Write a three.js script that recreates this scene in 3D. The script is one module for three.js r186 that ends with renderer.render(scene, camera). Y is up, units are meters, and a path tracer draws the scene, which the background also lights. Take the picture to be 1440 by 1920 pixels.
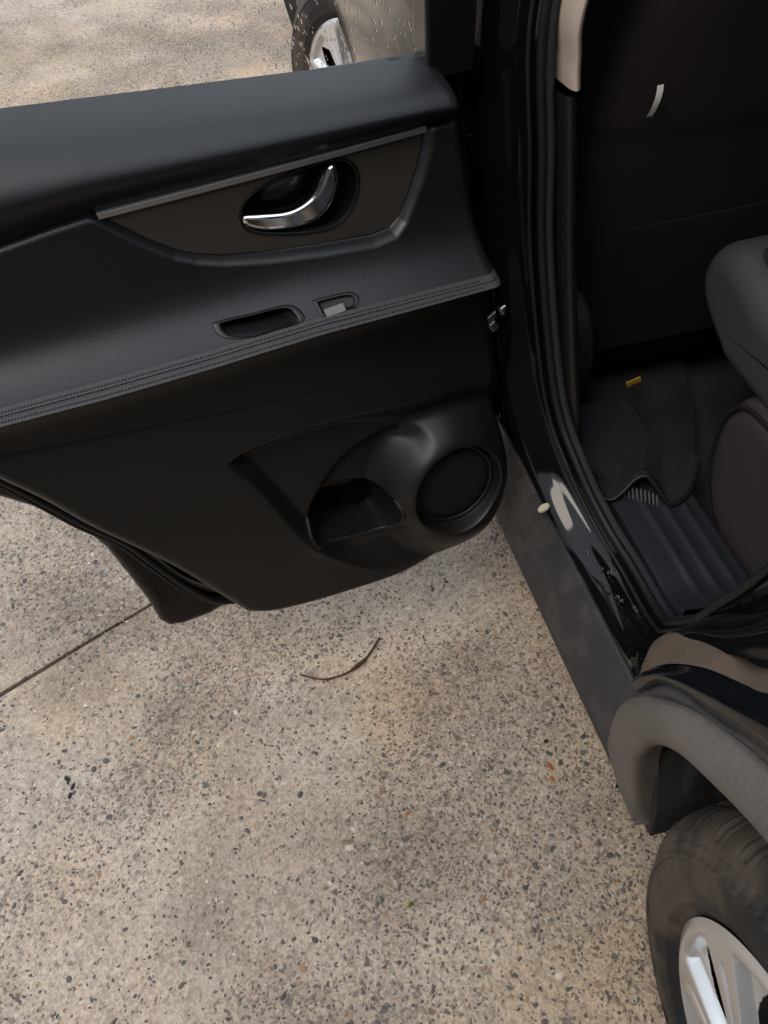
import * as THREE from 'three';
import { RoundedBoxGeometry } from 'three/addons/geometries/RoundedBoxGeometry.js';
import { mergeGeometries } from 'three/addons/utils/BufferGeometryUtils.js';

// ---------- camera, sky, sun, exposure ----------
const scene = new THREE.Scene();
const camera = new THREE.PerspectiveCamera(58.56, 3 / 4, 0.02, 400);
camera.position.set(-0.3659, 1.6616, 0.0635);
camera.up.set(0.23507, 0.66034, -0.71323);
camera.lookAt(-0.3659 + 0.11811, 1.6616 - 0.74776, 0.0635 - 0.65338);

const SKY_W = 512, SKY_H = 256;
function makeSky() {
  const data = new Float32Array(SKY_W * SKY_H * 4);
  for (let j = 0; j < SKY_H; j++) for (let i = 0; i < SKY_W; i++) {
    const el = ((j + 0.5) / SKY_H - 0.5) * Math.PI, az = (i + 0.5) / SKY_W * Math.PI * 2;
    const up = Math.max(0, Math.sin(el));
    const cx = Math.cos(el) * Math.cos(az), cz = Math.cos(el) * Math.sin(az), cy = Math.sin(el);
    const c = fbm3(cx * 2.2 + 7, cy * 3.4, cz * 2.2 + 3, 4);
    const L = (0.5 + 0.72 * up) * (0.8 + 0.4 * c);
    const o = (j * SKY_W + i) * 4;
    data[o] = L * 0.915; data[o + 1] = L * 1.0; data[o + 2] = L * 1.11; data[o + 3] = 1;
  }
  const t = new THREE.DataTexture(data, SKY_W, SKY_H, THREE.RGBAFormat, THREE.FloatType);
  t.mapping = THREE.EquirectangularReflectionMapping; t.magFilter = THREE.LinearFilter; t.minFilter = THREE.LinearFilter;
  t.needsUpdate = true; return t;
}
function hash(n) { const s = Math.sin(n * 127.1 + 311.7) * 43758.5453; return s - Math.floor(s); }
function vn3(x, y, z) {
  const xi = Math.floor(x), yi = Math.floor(y), zi = Math.floor(z); let fx = x - xi, fy = y - yi, fz = z - zi;
  fx = fx * fx * (3 - 2 * fx); fy = fy * fy * (3 - 2 * fy); fz = fz * fz * (3 - 2 * fz);
  const h = (a, b, c) => { let k = (Math.imul(xi + a, 374761393) + Math.imul(yi + b, 668265263) + Math.imul(zi + c, 2147483647)) | 0; k = Math.imul(k ^ (k >>> 13), 1274126177); k ^= k >>> 16; return (k >>> 0) / 4294967296; };
  const l = (a, b, t) => a + (b - a) * t;
  return l(l(l(h(0, 0, 0), h(1, 0, 0), fx), l(h(0, 1, 0), h(1, 1, 0), fx), fy), l(l(h(0, 0, 1), h(1, 0, 1), fx), l(h(0, 1, 1), h(1, 1, 1), fx), fy), fz);
}
function fbm3(x, y, z, o) { let s = 0, a = 0.5, n = 0; for (let k = 0; k < o; k++) { s += a * vn3(x, y, z); n += a; a *= 0.5; x *= 2.03; y *= 2.03; z *= 2.03; } return s / n; }

const skyTexture = makeSky();
scene.background = skyTexture; scene.environment = skyTexture;
const sun = new THREE.DirectionalLight(0xfff3e4, 0.9);
sun.position.set(-4, 9, 3); sun.target.position.set(0, 0, -1); sun.castShadow = true; sun.shadow.radius = 40;
sun.shadow.camera.left = -6; sun.shadow.camera.right = 6; sun.shadow.camera.top = 6; sun.shadow.camera.bottom = -6; sun.shadow.mapSize.set(2048, 2048);
scene.add(sun, sun.target);
const renderer = new THREE.WebGLRenderer({ antialias: true });
renderer.toneMapping = THREE.LinearToneMapping; renderer.toneMappingExposure = 1.42;
renderer.shadowMap.enabled = true;

// measured outlines, metres
const D = {belt: [[-0.6051, 0.817], [-0.4815, 0.8035], [-0.3494, 0.789], [-0.208, 0.7735], [-0.103, 0.761], [-0.0564, 0.7549], [-0.0271, 0.7417]],
hingeEdge: [[-0.0566, 0.7619], [-0.0486, 0.7257], [-0.0369, 0.6306], [-0.0245, 0.4823], [-0.0138, 0.3301], [-0.0056, 0.178], [-0.0015, 0.0693]],
corner: [[-0.0015, 0.0693], [-0.0058, 0.014], [-0.0365, -0.025]],
bottom: [[-0.0365, -0.025], [-0.0769, -0.047], [-0.167, -0.0661], [-0.2341, -0.0794], [-0.3404, -0.0735], [-0.422, -0.0635], [-0.4805, -0.0508], [-0.5208, -0.0306]],
archEdge: [[-0.5208, -0.0306], [-0.5605, 0.0403], [-0.6101, 0.1263], [-0.6591, 0.1965], [-0.7047, 0.2584], [-0.745, 0.3222], [-0.7846, 0.3757]],
L1: [[-0.6617, 0.6892], [-0.6021, 0.6943], [-0.5421, 0.6976], [-0.3931, 0.6956], [-0.2496, 0.6944], [-0.0978, 0.6939], [-0.0587, 0.6913]],
L2: [[-0.7343, 0.5157], [-0.5987, 0.5095], [-0.4547, 0.5044], [-0.3017, 0.5022], [-0.1737, 0.4939], [-0.0647, 0.4864]],
L3: [[-0.742, 0.5002], [-0.608, 0.4917], [-0.4645, 0.4874], [-0.3121, 0.4859], [-0.1846, 0.4794], [-0.0718, 0.4742]],
L4: [[-0.7668, 0.4249], [-0.5973, 0.3979], [-0.4114, 0.373], [-0.2262, 0.3473]],
bezel: [[-0.5424, 0.6949], [-0.3928, 0.6928], [-0.2486, 0.6916], [-0.0962, 0.6917], [-0.1009, 0.6675], [-0.1139, 0.6345], [-0.1312, 0.6015], [-0.147, 0.5773], [-0.1624, 0.5659], [-0.1913, 0.5632], [-0.27, 0.5721], [-0.3453, 0.5836], [-0.4026, 0.5962], [-0.4363, 0.608], [-0.4615, 0.6215], [-0.4902, 0.6447], [-0.517, 0.6697]],
bezelTop: [[-0.5424, 0.6949], [-0.3928, 0.6928], [-0.2486, 0.6916], [-0.0962, 0.6917]],
cup: [[-0.3671, 0.6426], [-0.3568, 0.6585], [-0.3337, 0.6707], [-0.3032, 0.6766], [-0.2655, 0.6807], [-0.2318, 0.681], [-0.2102, 0.6747], [-0.1988, 0.659], [-0.1988, 0.6386], [-0.2093, 0.6155], [-0.2278, 0.5979], [-0.2549, 0.591], [-0.2966, 0.5962], [-0.3398, 0.6088], [-0.3629, 0.6223]],
handle: [[-0.3645, 0.6411], [-0.341, 0.6374], [-0.3087, 0.6313], [-0.2857, 0.633], [-0.2651, 0.642], [-0.2504, 0.6561], [-0.2392, 0.6731], [-0.2278, 0.6737], [-0.226, 0.6568], [-0.2324, 0.6367], [-0.2463, 0.6183], [-0.2669, 0.6067], [-0.295, 0.6049], [-0.3353, 0.612], [-0.3623, 0.6251]],
handleTop: [[-0.3634, 0.6445], [-0.3424, 0.6364], [-0.3142, 0.6291], [-0.2876, 0.6305], [-0.2653, 0.6405], [-0.2489, 0.6556], [-0.235, 0.6754]],
grab: [[-0.4374, 0.5252], [-0.4165, 0.5247], [-0.3866, 0.5229], [-0.3562, 0.5219], [-0.3376, 0.5182], [-0.3296, 0.5073], [-0.3359, 0.4994], [-0.3606, 0.501], [-0.3986, 0.5039], [-0.4277, 0.5096], [-0.4372, 0.517]],
switchBezel: [[-0.2991, 0.5162], [-0.2811, 0.5153], [-0.2536, 0.513], [-0.2442, 0.5067], [-0.2505, 0.497], [-0.2609, 0.4921], [-0.2889, 0.4929], [-0.2971, 0.5006]],
button: [[-0.2945, 0.5079], [-0.2655, 0.5058], [-0.2645, 0.4972], [-0.2932, 0.4974]],
recess: [[-0.4816, 0.2908], [-0.4343, 0.3023], [-0.3554, 0.3055], [-0.2493, 0.2979], [-0.1392, 0.287], [-0.0435, 0.2826], [0.1167, 0.2295], [0.1194, 0.0159], [0.0487, -0.2032], [-0.1804, -0.132], [-0.2878, -0.0351], [-0.3668, 0.0438], [-0.3899, 0.0779], [-0.4155, 0.1413], [-0.4505, 0.2314]],
scoop: [[-0.3775, 0.1058], [-0.3603, 0.1462], [-0.3313, 0.1859], [-0.2934, 0.215], [-0.2434, 0.2331], [-0.1954, 0.2358], [-0.149, 0.2175], [-0.1432, 0.1758], [-0.1671, 0.1392], [-0.1909, 0.1075], [-0.211, 0.067], [-0.2464, 0.0322], [-0.3112, 0.0433], [-0.3673, 0.0661]],
bin: [[-0.3763, 0.0866], [-0.3727, 0.1158], [-0.3595, 0.1458], [-0.3361, 0.159], [-0.3035, 0.153], [-0.2572, 0.1364], [-0.2263, 0.1072], [-0.2203, 0.0824], [-0.232, 0.055], [-0.2552, 0.0428], [-0.3003, 0.0484], [-0.3484, 0.0609], [-0.3687, 0.0692]],
speaker: [[-0.1138, 0.0983], [-0.1817, 0.124], [-0.0423, 0.0883], [-0.1126, 0.1766], [-0.1207, 0.0119]],
shell: [[-0.8099, 0.2996], [-0.7441, 0.2335], [-0.7193, 0.1896], [-0.7001, 0.1421], [-0.6859, 0.0759], [-0.6714, 0.0002], [-0.6656, -0.0594], [-0.6552, -0.0783], [-0.6264, -0.0869], [-0.5777, -0.0872], [-0.5439, -0.0791]],
strip: [[-0.7922, 0.3526], [-0.7431, 0.2776], [-0.7121, 0.228], [-0.6656, 0.1641], [-0.6329, 0.0952], [-0.5976, 0.025], [-0.5551, -0.0316]],
sash: [[-0.0606, 0.8297], [-0.0293, 0.8236], [-0.035, 0.7527], [-0.0672, 0.7624]],
glassTop: [[-0.5629, 0.927], [-0.0562, 0.8273]],
strapA: [[-0.0145, 0.355], [-0.0021, 0.375]],
tanU: [[0.08, 0.5511, -0.5222], [0.085, 0.6075, -0.5186], [0.085, 0.6713, -0.4874], [0.085, 0.7177, -0.4486], [0.08, 0.7787, -0.3882], [0.08, 0.834, -0.3247]],
tanL: [[0.065, 0.5647, -0.5031], [0.06, 0.6701, -0.4509], [0.06, 0.7561, -0.3897], [0.055, 0.8315, -0.321], [0.055, 0.8606, -0.2938]],
line2: [[0.045, 0.5697, -0.4734], [0.045, 0.6616, -0.4316], [0.045, 0.714, -0.3822], [0.043, 0.753, -0.332], [0.04, 0.8237, -0.2507]],
cladO: [[0.062, 0.2784, -0.4104], [0.055, 0.306, -0.4646], [0.045, 0.3645, -0.5019], [0.04, 0.4505, -0.5015], [0.04, 0.52, -0.4894], [0.04, 0.5907, -0.4581], [0.04, 0.6341, -0.4265], [0.038, 0.7105, -0.3544], [0.036, 0.8083, -0.2366]],
cladI: [[0.066, 0.2695, -0.4104], [0.05, 0.3414, -0.4229], [0.032, 0.4675, -0.4285], [0.026, 0.5447, -0.4135], [0.024, 0.6018, -0.3896], [0.022, 0.6622, -0.3436], [0.02, 0.7107, -0.2831], [0.018, 0.7725, -0.1888]],
sealR: [[0.15, 0.5263, -0.583], [0.15, 0.6091, -0.5331], [0.15, 0.713, -0.4899], [0.15, 0.8307, -0.4444]],
scuffIn: [[0.3049, 0.45, -0.9448], [0.3331, 0.45, -0.8278], [0.3548, 0.45, -0.6964]],
mat: [[0.2491, 0.462, -1.0683], [0.2128, 0.472, -0.9673], [0.1875, 0.484, -0.8893], [0.196, 0.484, -0.8709], [0.215, 0.492, -0.8724], [0.2409, 0.508, -0.8807], [0.2599, 0.514, -0.8776], [0.2736, 0.498, -0.8601], [0.2861, 0.478, -0.8428], [0.3024, 0.472, -0.838], [0.334, 0.468, -0.856], [0.3651, 0.464, -0.8897], [0.3931, 0.458, -0.9238]],
nib: [[0.2825, 0.36, -0.9702], [0.3301, 0.36, -0.9121]],
tag: [[0.2882, 1.0684, -1.12], [0.2875, 1.0248, -1.12]],
plug: [[0.14, 0.3044, -1.0146], [0.14, 0.2723, -1.0441], [0.14, 0.3351, -0.9865]],
drops: [[0.14, 0.3976, -0.7688], [0.14, 0.4011, -0.7543], [0.14, 0.4253, -0.7435], [0.14, 0.4398, -0.739], [0.14, 0.397, -0.6892], [0.14, 0.4057, -0.6753], [0.14, 0.4504, -0.6454], [0.14, 0.4547, -0.6372], [0.14, 0.3648, -0.813], [0.14, 0.3038, -0.7744]],
twig: [[-0.3897, 0.004, -0.9957], [-0.3671, 0.004, -0.982], [-0.3409, 0.004, -0.9698], [-0.316, 0.004, -0.9676], [-0.2921, 0.004, -0.971], [-0.2712, 0.004, -0.9809], [-0.248, 0.004, -0.9944], [-0.225, 0.004, -1.0152], [-0.2057, 0.004, -1.0348]],
bits: [[-0.8831, 0.003, -0.9016], [-0.872, 0.003, -0.8843], [-0.8789, 0.003, -0.8634], [0.1073, 0.003, -0.7062], [0.0965, 0.003, -0.6644], [-0.293, 0.003, -0.4819], [-0.3837, 0.003, -0.7021]],
crack: [[-1.338, 0.0, -1.0507], [-1.0195, 0.0, -1.1431], [-0.9516, 0.0, -1.1689], [-0.8822, -0.0, -1.1897], [-0.7983, 0.0, -1.2334], [-0.7239, 0.0, -1.2705], [-0.6863, -0.0, -1.2834]],
seatL: [[0.2807, 1.1119, -1.2], [0.2449, 0.9855, -1.2], [0.2357, 0.8997, -1.2], [0.2442, 0.7068, -1.2]],
yellow: [[0.3665, 0.4665, -1.15]],
stain: [[-0.8386, 0.0, -5.1069], [-0.6049, 0.0, -4.5156], [0.0063, 0.0, -4.4287], [-0.2913, -0.0, -4.436], [-0.056, 0.0, -0.9443], [0.0816, 0.0, -0.4669], [-0.5729, 0.0, -0.7876]]};
// ---------- helpers ----------
let seed = 12345;
const rnd = () => { seed = (Math.imul(seed, 1664525) + 1013904223) >>> 0; return seed / 4294967296; };
const lerp = (a, b, t) => a + (b - a) * t, clamp = (x, a = 0, b = 1) => Math.min(b, Math.max(a, x));
const sm = (t) => { t = clamp(t); return t * t * (3 - 2 * t); };
const used = {};
function numbered(name) { const k = used[name] = (used[name] ?? -1) + 1; return k ? name + '_' + String(k).padStart(3, '0') : name; }
function part(name, geometry, material, parent) {
  const m = new THREE.Mesh(geometry, material); m.name = name; m.castShadow = m.receiveShadow = true; parent.add(m); return m;
}
function thing(o, label, category, group) { o.userData.label = label; o.userData.category = category; if (group) o.userData.group = group; return o; }
function crv(pts, n, closed = false, tension = 0.5) {
  const c = new THREE.CatmullRomCurve3(pts.map((p) => new THREE.Vector3(p[0], p[1], p[2] ?? 0)), closed, 'catmullrom', tension);
  return n ? c.getSpacedPoints(n) : c;
}
// a surface lofted through rows of control points; uv in metres
function loft(rows, nu = 60, nv = 24, smooth = true, byCount = false) {
  const R = rows.map((r) => { const c = crv(r); return byCount ? c.getPoints(nu) : c.getSpacedPoints(nu); });
  const pos = [], uv = [], idx = [];
  for (let i = 0; i <= nu; i++) {
    const col = R.map((r) => r[i]);
    let line;
    if (smooth) line = new THREE.CatmullRomCurve3(col, false, 'catmullrom', 0.4).getPoints(nv);
    else { line = []; for (let j = 0; j <= nv; j++) { const t = j / nv * (col.length - 1), k = Math.min(col.length - 2, Math.floor(t)); line.push(col[k].clone().lerp(col[k + 1], t - k)); } }
    let v = 0;
    line.forEach((p, j) => { if (j) v += p.distanceTo(line[j - 1]); pos.push(p.x, p.y, p.z); uv.push(R[0][0].distanceTo(R[0][i]) , v); });
  }
  grid(idx, nu, nv);
  return geo(pos, uv, idx);
}
function grid(idx, nu, nv) { const w = nv + 1; for (let i = 0; i < nu; i++) for (let j = 0; j < nv; j++) { const a = i * w + j; idx.push(a, a + w, a + 1, a + 1, a + w, a + w + 1); } }
function geo(pos, uv, idx) {
  const g = new THREE.BufferGeometry();
  g.setAttribute('position', new THREE.Float32BufferAttribute(pos, 3)); g.setAttribute('uv', new THREE.Float32BufferAttribute(uv, 2));
  g.setIndex(idx); g.computeVertexNormals(); return g;
}
function tube(pts, r, n = 60, rs = 8, closed = false) { return new THREE.TubeGeometry(crv(pts, 0, closed), n, r, rs, closed); }
function extr(pts, depth, bevel, z0 = 0, smoothN = 0, holes = []) {
  const V = (a) => smoothN ? crv(a, smoothN, true).slice(0, -1).map((p) => new THREE.Vector2(p.x, p.y)) : a.map((p) => new THREE.Vector2(p[0], p[1]));
  const s = new THREE.Shape(V(pts)); for (const h of holes) s.holes.push(new THREE.Path(crv(h, 80, true).slice(0, -1).map((p) => new THREE.Vector2(p.x, p.y))));
  const g = new THREE.ExtrudeGeometry(s, { depth, bevelEnabled: bevel > 0, bevelSize: bevel, bevelThickness: bevel, bevelOffset: -bevel, bevelSegments: bevel > 0.02 ? 14 : 4, curveSegments: 12 });
  g.translate(0, 0, z0); return g;
}
function interp(line) { return (x) => { if (x <= line[0][0]) { const [a, b] = line; return a[1] + (b[1] - a[1]) * (x - a[0]) / (b[0] - a[0]) * 0.6; } for (let i = 1; i < line.length; i++) if (x <= line[i][0] || i === line.length - 1) { const a = line[i - 1], b = line[i]; return a[1] + (b[1] - a[1]) * (x - a[0]) / (b[0] - a[0]); } }; }
function sdf(poly, x, y) { // negative inside
  let d = 1e9, inside = false;
  for (let i = 0, j = poly.length - 1; i < poly.length; j = i++) {
    const ax = poly[j][0], ay = poly[j][1], bx = poly[i][0], by = poly[i][1], ex = bx - ax, ey = by - ay, px = x - ax, py = y - ay;
    const t = clamp((px * ex + py * ey) / (ex * ex + ey * ey)); d = Math.min(d, Math.hypot(px - ex * t, py - ey * t));
    if ((ay > y) !== (by > y) && x < ex * (y - ay) / (by - ay) + ax) inside = !inside;
  }
  return inside ? -d : d;
}
const smoothPoly = (pts, n = 60) => crv(pts, n, true).slice(0, -1).map((p) => [p.x, p.y]);
function box(w, h, d, r, x, y, z, rx = 0, ry = 0, rz = 0) { const g = new RoundedBoxGeometry(w, h, d, 3, r); g.rotateX(rx); g.rotateY(ry); g.rotateZ(rz); g.translate(x, y, z); return g; }
const strip = (g) => { const q = g.index ? g.toNonIndexed() : g; for (const k of Object.keys(q.attributes)) if (!['position', 'normal', 'uv'].includes(k)) q.deleteAttribute(k); return q; };
const merge = (list) => mergeGeometries(list.map(strip));

// ---------- textures ----------
function tex(n, fn, srgb = true, repeat = 1) {
  const d = new Uint8Array(n * n * 4);
  for (let j = 0; j < n; j++) for (let i = 0; i < n; i++) { const c = fn(i / n, j / n, i, j), o = (j * n + i) * 4; d[o] = clamp(c[0]) * 255; d[o + 1] = clamp(c[1]) * 255; d[o + 2] = clamp(c[2]) * 255; d[o + 3] = 255; }
  return finish(d, n, srgb, repeat);
}
function finish(d, n, srgb, repeat) {
  const t = new THREE.DataTexture(d, n, n, THREE.RGBAFormat); t.wrapS = t.wrapT = THREE.RepeatWrapping; t.magFilter = THREE.LinearFilter; t.minFilter = THREE.LinearMipmapLinearFilter; t.generateMipmaps = true;
  if (srgb) t.colorSpace = THREE.SRGBColorSpace; t.repeat.set(repeat, repeat); t.needsUpdate = true; return t;
}
const s8 = (l) => 255 * (l <= 0.0031308 ? 12.92 * l : 1.055 * Math.pow(l, 1 / 2.4) - 0.055);
// periodic value noise
function pn(u, v, f, s) { // u,v in 0..1, integer frequency
  const x = u * f, y = v * f, xi = Math.floor(x), yi = Math.floor(y); let fx = x - xi, fy = y - yi; fx = fx * fx * (3 - 2 * fx); fy = fy * fy * (3 - 2 * fy);
  const h = (a, b) => { let k = (Math.imul(((xi + a) % f + f) % f, 374761393) + Math.imul(((yi + b) % f + f) % f, 668265263) + s * 974711) | 0; k = Math.imul(k ^ (k >>> 13), 1274126177); k ^= k >>> 16; return (k >>> 0) / 4294967296; };
  return lerp(lerp(h(0, 0), h(1, 0), fx), lerp(h(0, 1), h(1, 1), fx), fy);
}
const pf = (u, v, f, s, o) => { let r = 0, a = 0.5, n = 0; for (let k = 0; k < o; k++) { r += a * pn(u, v, f, s + k); n += a; a *= 0.55; f *= 2; } return r / n; };

// exposed-aggregate concrete, one tile = 2.2 m
const TILE = 2.2;
function concrete() {
  const n = 2048, col = new Float32Array(n * n * 3), hgt = new Float32Array(n * n);
  for (let j = 0; j < n; j++) for (let i = 0; i < n; i++) {
    const u = i / n, v = j / n, a = pf(u, v, 6, 1, 4), b = pn(u, v, 256, 9), c = pn(u, v, 700, 11), w = pf(u, v, 24, 21, 3);
    const k = 0.80 + 0.22 * a + 0.30 * (b - 0.5) + 0.5 * (c - 0.5) + 0.3 * (w - 0.5), o = (j * n + i) * 3;
    const warm = (pf(u, v, 10, 31, 3) - 0.5) * 0.16; const patch = 1 - 0.16 * sm((pf(u, v, 8, 51, 2) - 0.45) * 4);
    col[o] = 0.485 * k * (1 + warm * 0.5); col[o + 1] = 0.385 * k * (1 - warm * 0.5); col[o + 2] = 0.296 * k * (1 - warm * 1.6); for (let t = 0; t < 3; t++) col[o + t] *= patch;
    hgt[j * n + i] = 0.5 + 0.18 * (c - 0.5) + 0.2 * (b - 0.5);
  }
  const kinds = [[0.09, 0.083, 0.078], [0.14, 0.12, 0.105], [0.18, 0.115, 0.08], [0.23, 0.18, 0.14], [0.30, 0.19, 0.12], [0.55, 0.46, 0.36], [0.12, 0.13, 0.125]];
  const wgt = [0.24, 0.44, 0.57, 0.74, 0.83, 0.93, 1];
  for (let q = 0; q < 105000; q++) {
    const x0 = rnd() * n, y0 = rnd() * n, den = pf(x0 / n, y0 / n, 8, 51, 2); if (rnd() > 0.12 + 1.5 * sm((den - 0.3) * 2.2)) continue;
    const z = rnd(), r = z < 0.74 ? 1.2 + rnd() * 1.6 : z < 0.97 ? 2.4 + rnd() * 2.0 : 3.8 + rnd() * 3.2, asp = 0.42 + rnd() * 0.45, an = rnd() * Math.PI, ca = Math.cos(an), sa = Math.sin(an);
    const kk = rnd(), c = kinds[wgt.findIndex((w) => kk < w)], str = 0.35 + 0.65 * rnd(), ph = rnd() * 6, R = Math.ceil(r + 1);
    for (let dy = -R; dy <= R; dy++) for (let dx = -R; dx <= R; dx++) {
      const lx = (dx * ca + dy * sa) / r, ly = (-dx * sa + dy * ca) / (r * asp), e = Math.hypot(lx, ly) * (1 + 0.16 * Math.sin(3 * Math.atan2(ly, lx) + ph)); if (e > 1.15) continue;
      const m = str * clamp((1.15 - e) * 3), px = ((x0 + dx | 0) + n) % n, py = ((y0 + dy | 0) + n) % n, o = (py * n + px) * 3;
      for (let t = 0; t < 3; t++) col[o + t] = lerp(col[o + t], c[t], m); hgt[py * n + px] = lerp(hgt[py * n + px], 0.75, m);
    }
  }
  const d = new Uint8Array(n * n * 4), h = new Uint8Array(n * n * 4);
  for (let i = 0; i < n * n; i++) { for (let t = 0; t < 3; t++) { d[i * 4 + t] = s8(clamp(col[i * 3 + t])); h[i * 4 + t] = clamp(hgt[i]) * 255; } d[i * 4 + 3] = h[i * 4 + 3] = 255; }
  return [finish(d, n, true, 1 / TILE), finish(h, n, false, 1 / TILE)];
}
const [concreteMap, concreteBump] = concrete();
const grainBump = tex(512, (u, v) => { const k = 0.5 * pn(u, v, 128, 3) + 0.5 * pn(u, v, 256, 5); return [k, k, k]; }, false, 6);
const clothBump = tex(512, (u, v, i, j) => { const k = 0.5 + 0.25 * Math.sin(i * Math.PI / 4) * Math.sin(j * Math.PI / 4) + 0.3 * (pn(u, v, 256, 8) - 0.5); return [k, k, k]; }, false, 7);
const dustMap = tex(1024, (u, v) => { // grey plastic with dried mud smears and wiped patches
  const a = pf(u, v, 5, 61, 5), b = pf(u, v, 12, 71, 4), f = pn(u, v, 500, 3); const m = sm((a - 0.42) * 6) * 0.55 + sm((b - 0.5) * 8) * 0.45, k = 0.86 + 0.28 * f;
  return [lerp(0.185, 0.30, m) * k, lerp(0.18, 0.283, m) * k, lerp(0.187, 0.275, m) * k];
}, true, 1.6);
const archMap = tex(1024, (u, v) => { const a = pf(u, v, 6, 161, 5), f = pn(u, v, 400, 13), k = 0.8 + 0.3 * a + 0.16 * (f - 0.5); return [0.40 * k, 0.375 * k, 0.355 * k]; }, true, 1.6);
const grilleBump = tex(256, (u, v, i, j) => { const a = (i % 16) - 8, b = (j % 16) - 8, k = clamp((Math.hypot(a, b) - 3) / 3); return [k, k, k]; }, false, 1);
const grimeRough = tex(512, (u, v) => { const a = pf(u, v, 7, 81, 4), f = pn(u, v, 200, 4); const k = clamp(0.16 + 0.5 * sm((a - 0.5) * 5) + 0.12 * f); return [k, k, k]; }, false, 1.5);
const tanDust = tex(512, (u, v) => { const a = pf(u, v, 8, 91, 4), f = pn(u, v, 256, 7); const k = 0.75 + 0.35 * a + 0.25 * (f - 0.5); return [0.37 * k, 0.315 * k, 0.265 * k]; }, true, 2.5);

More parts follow.
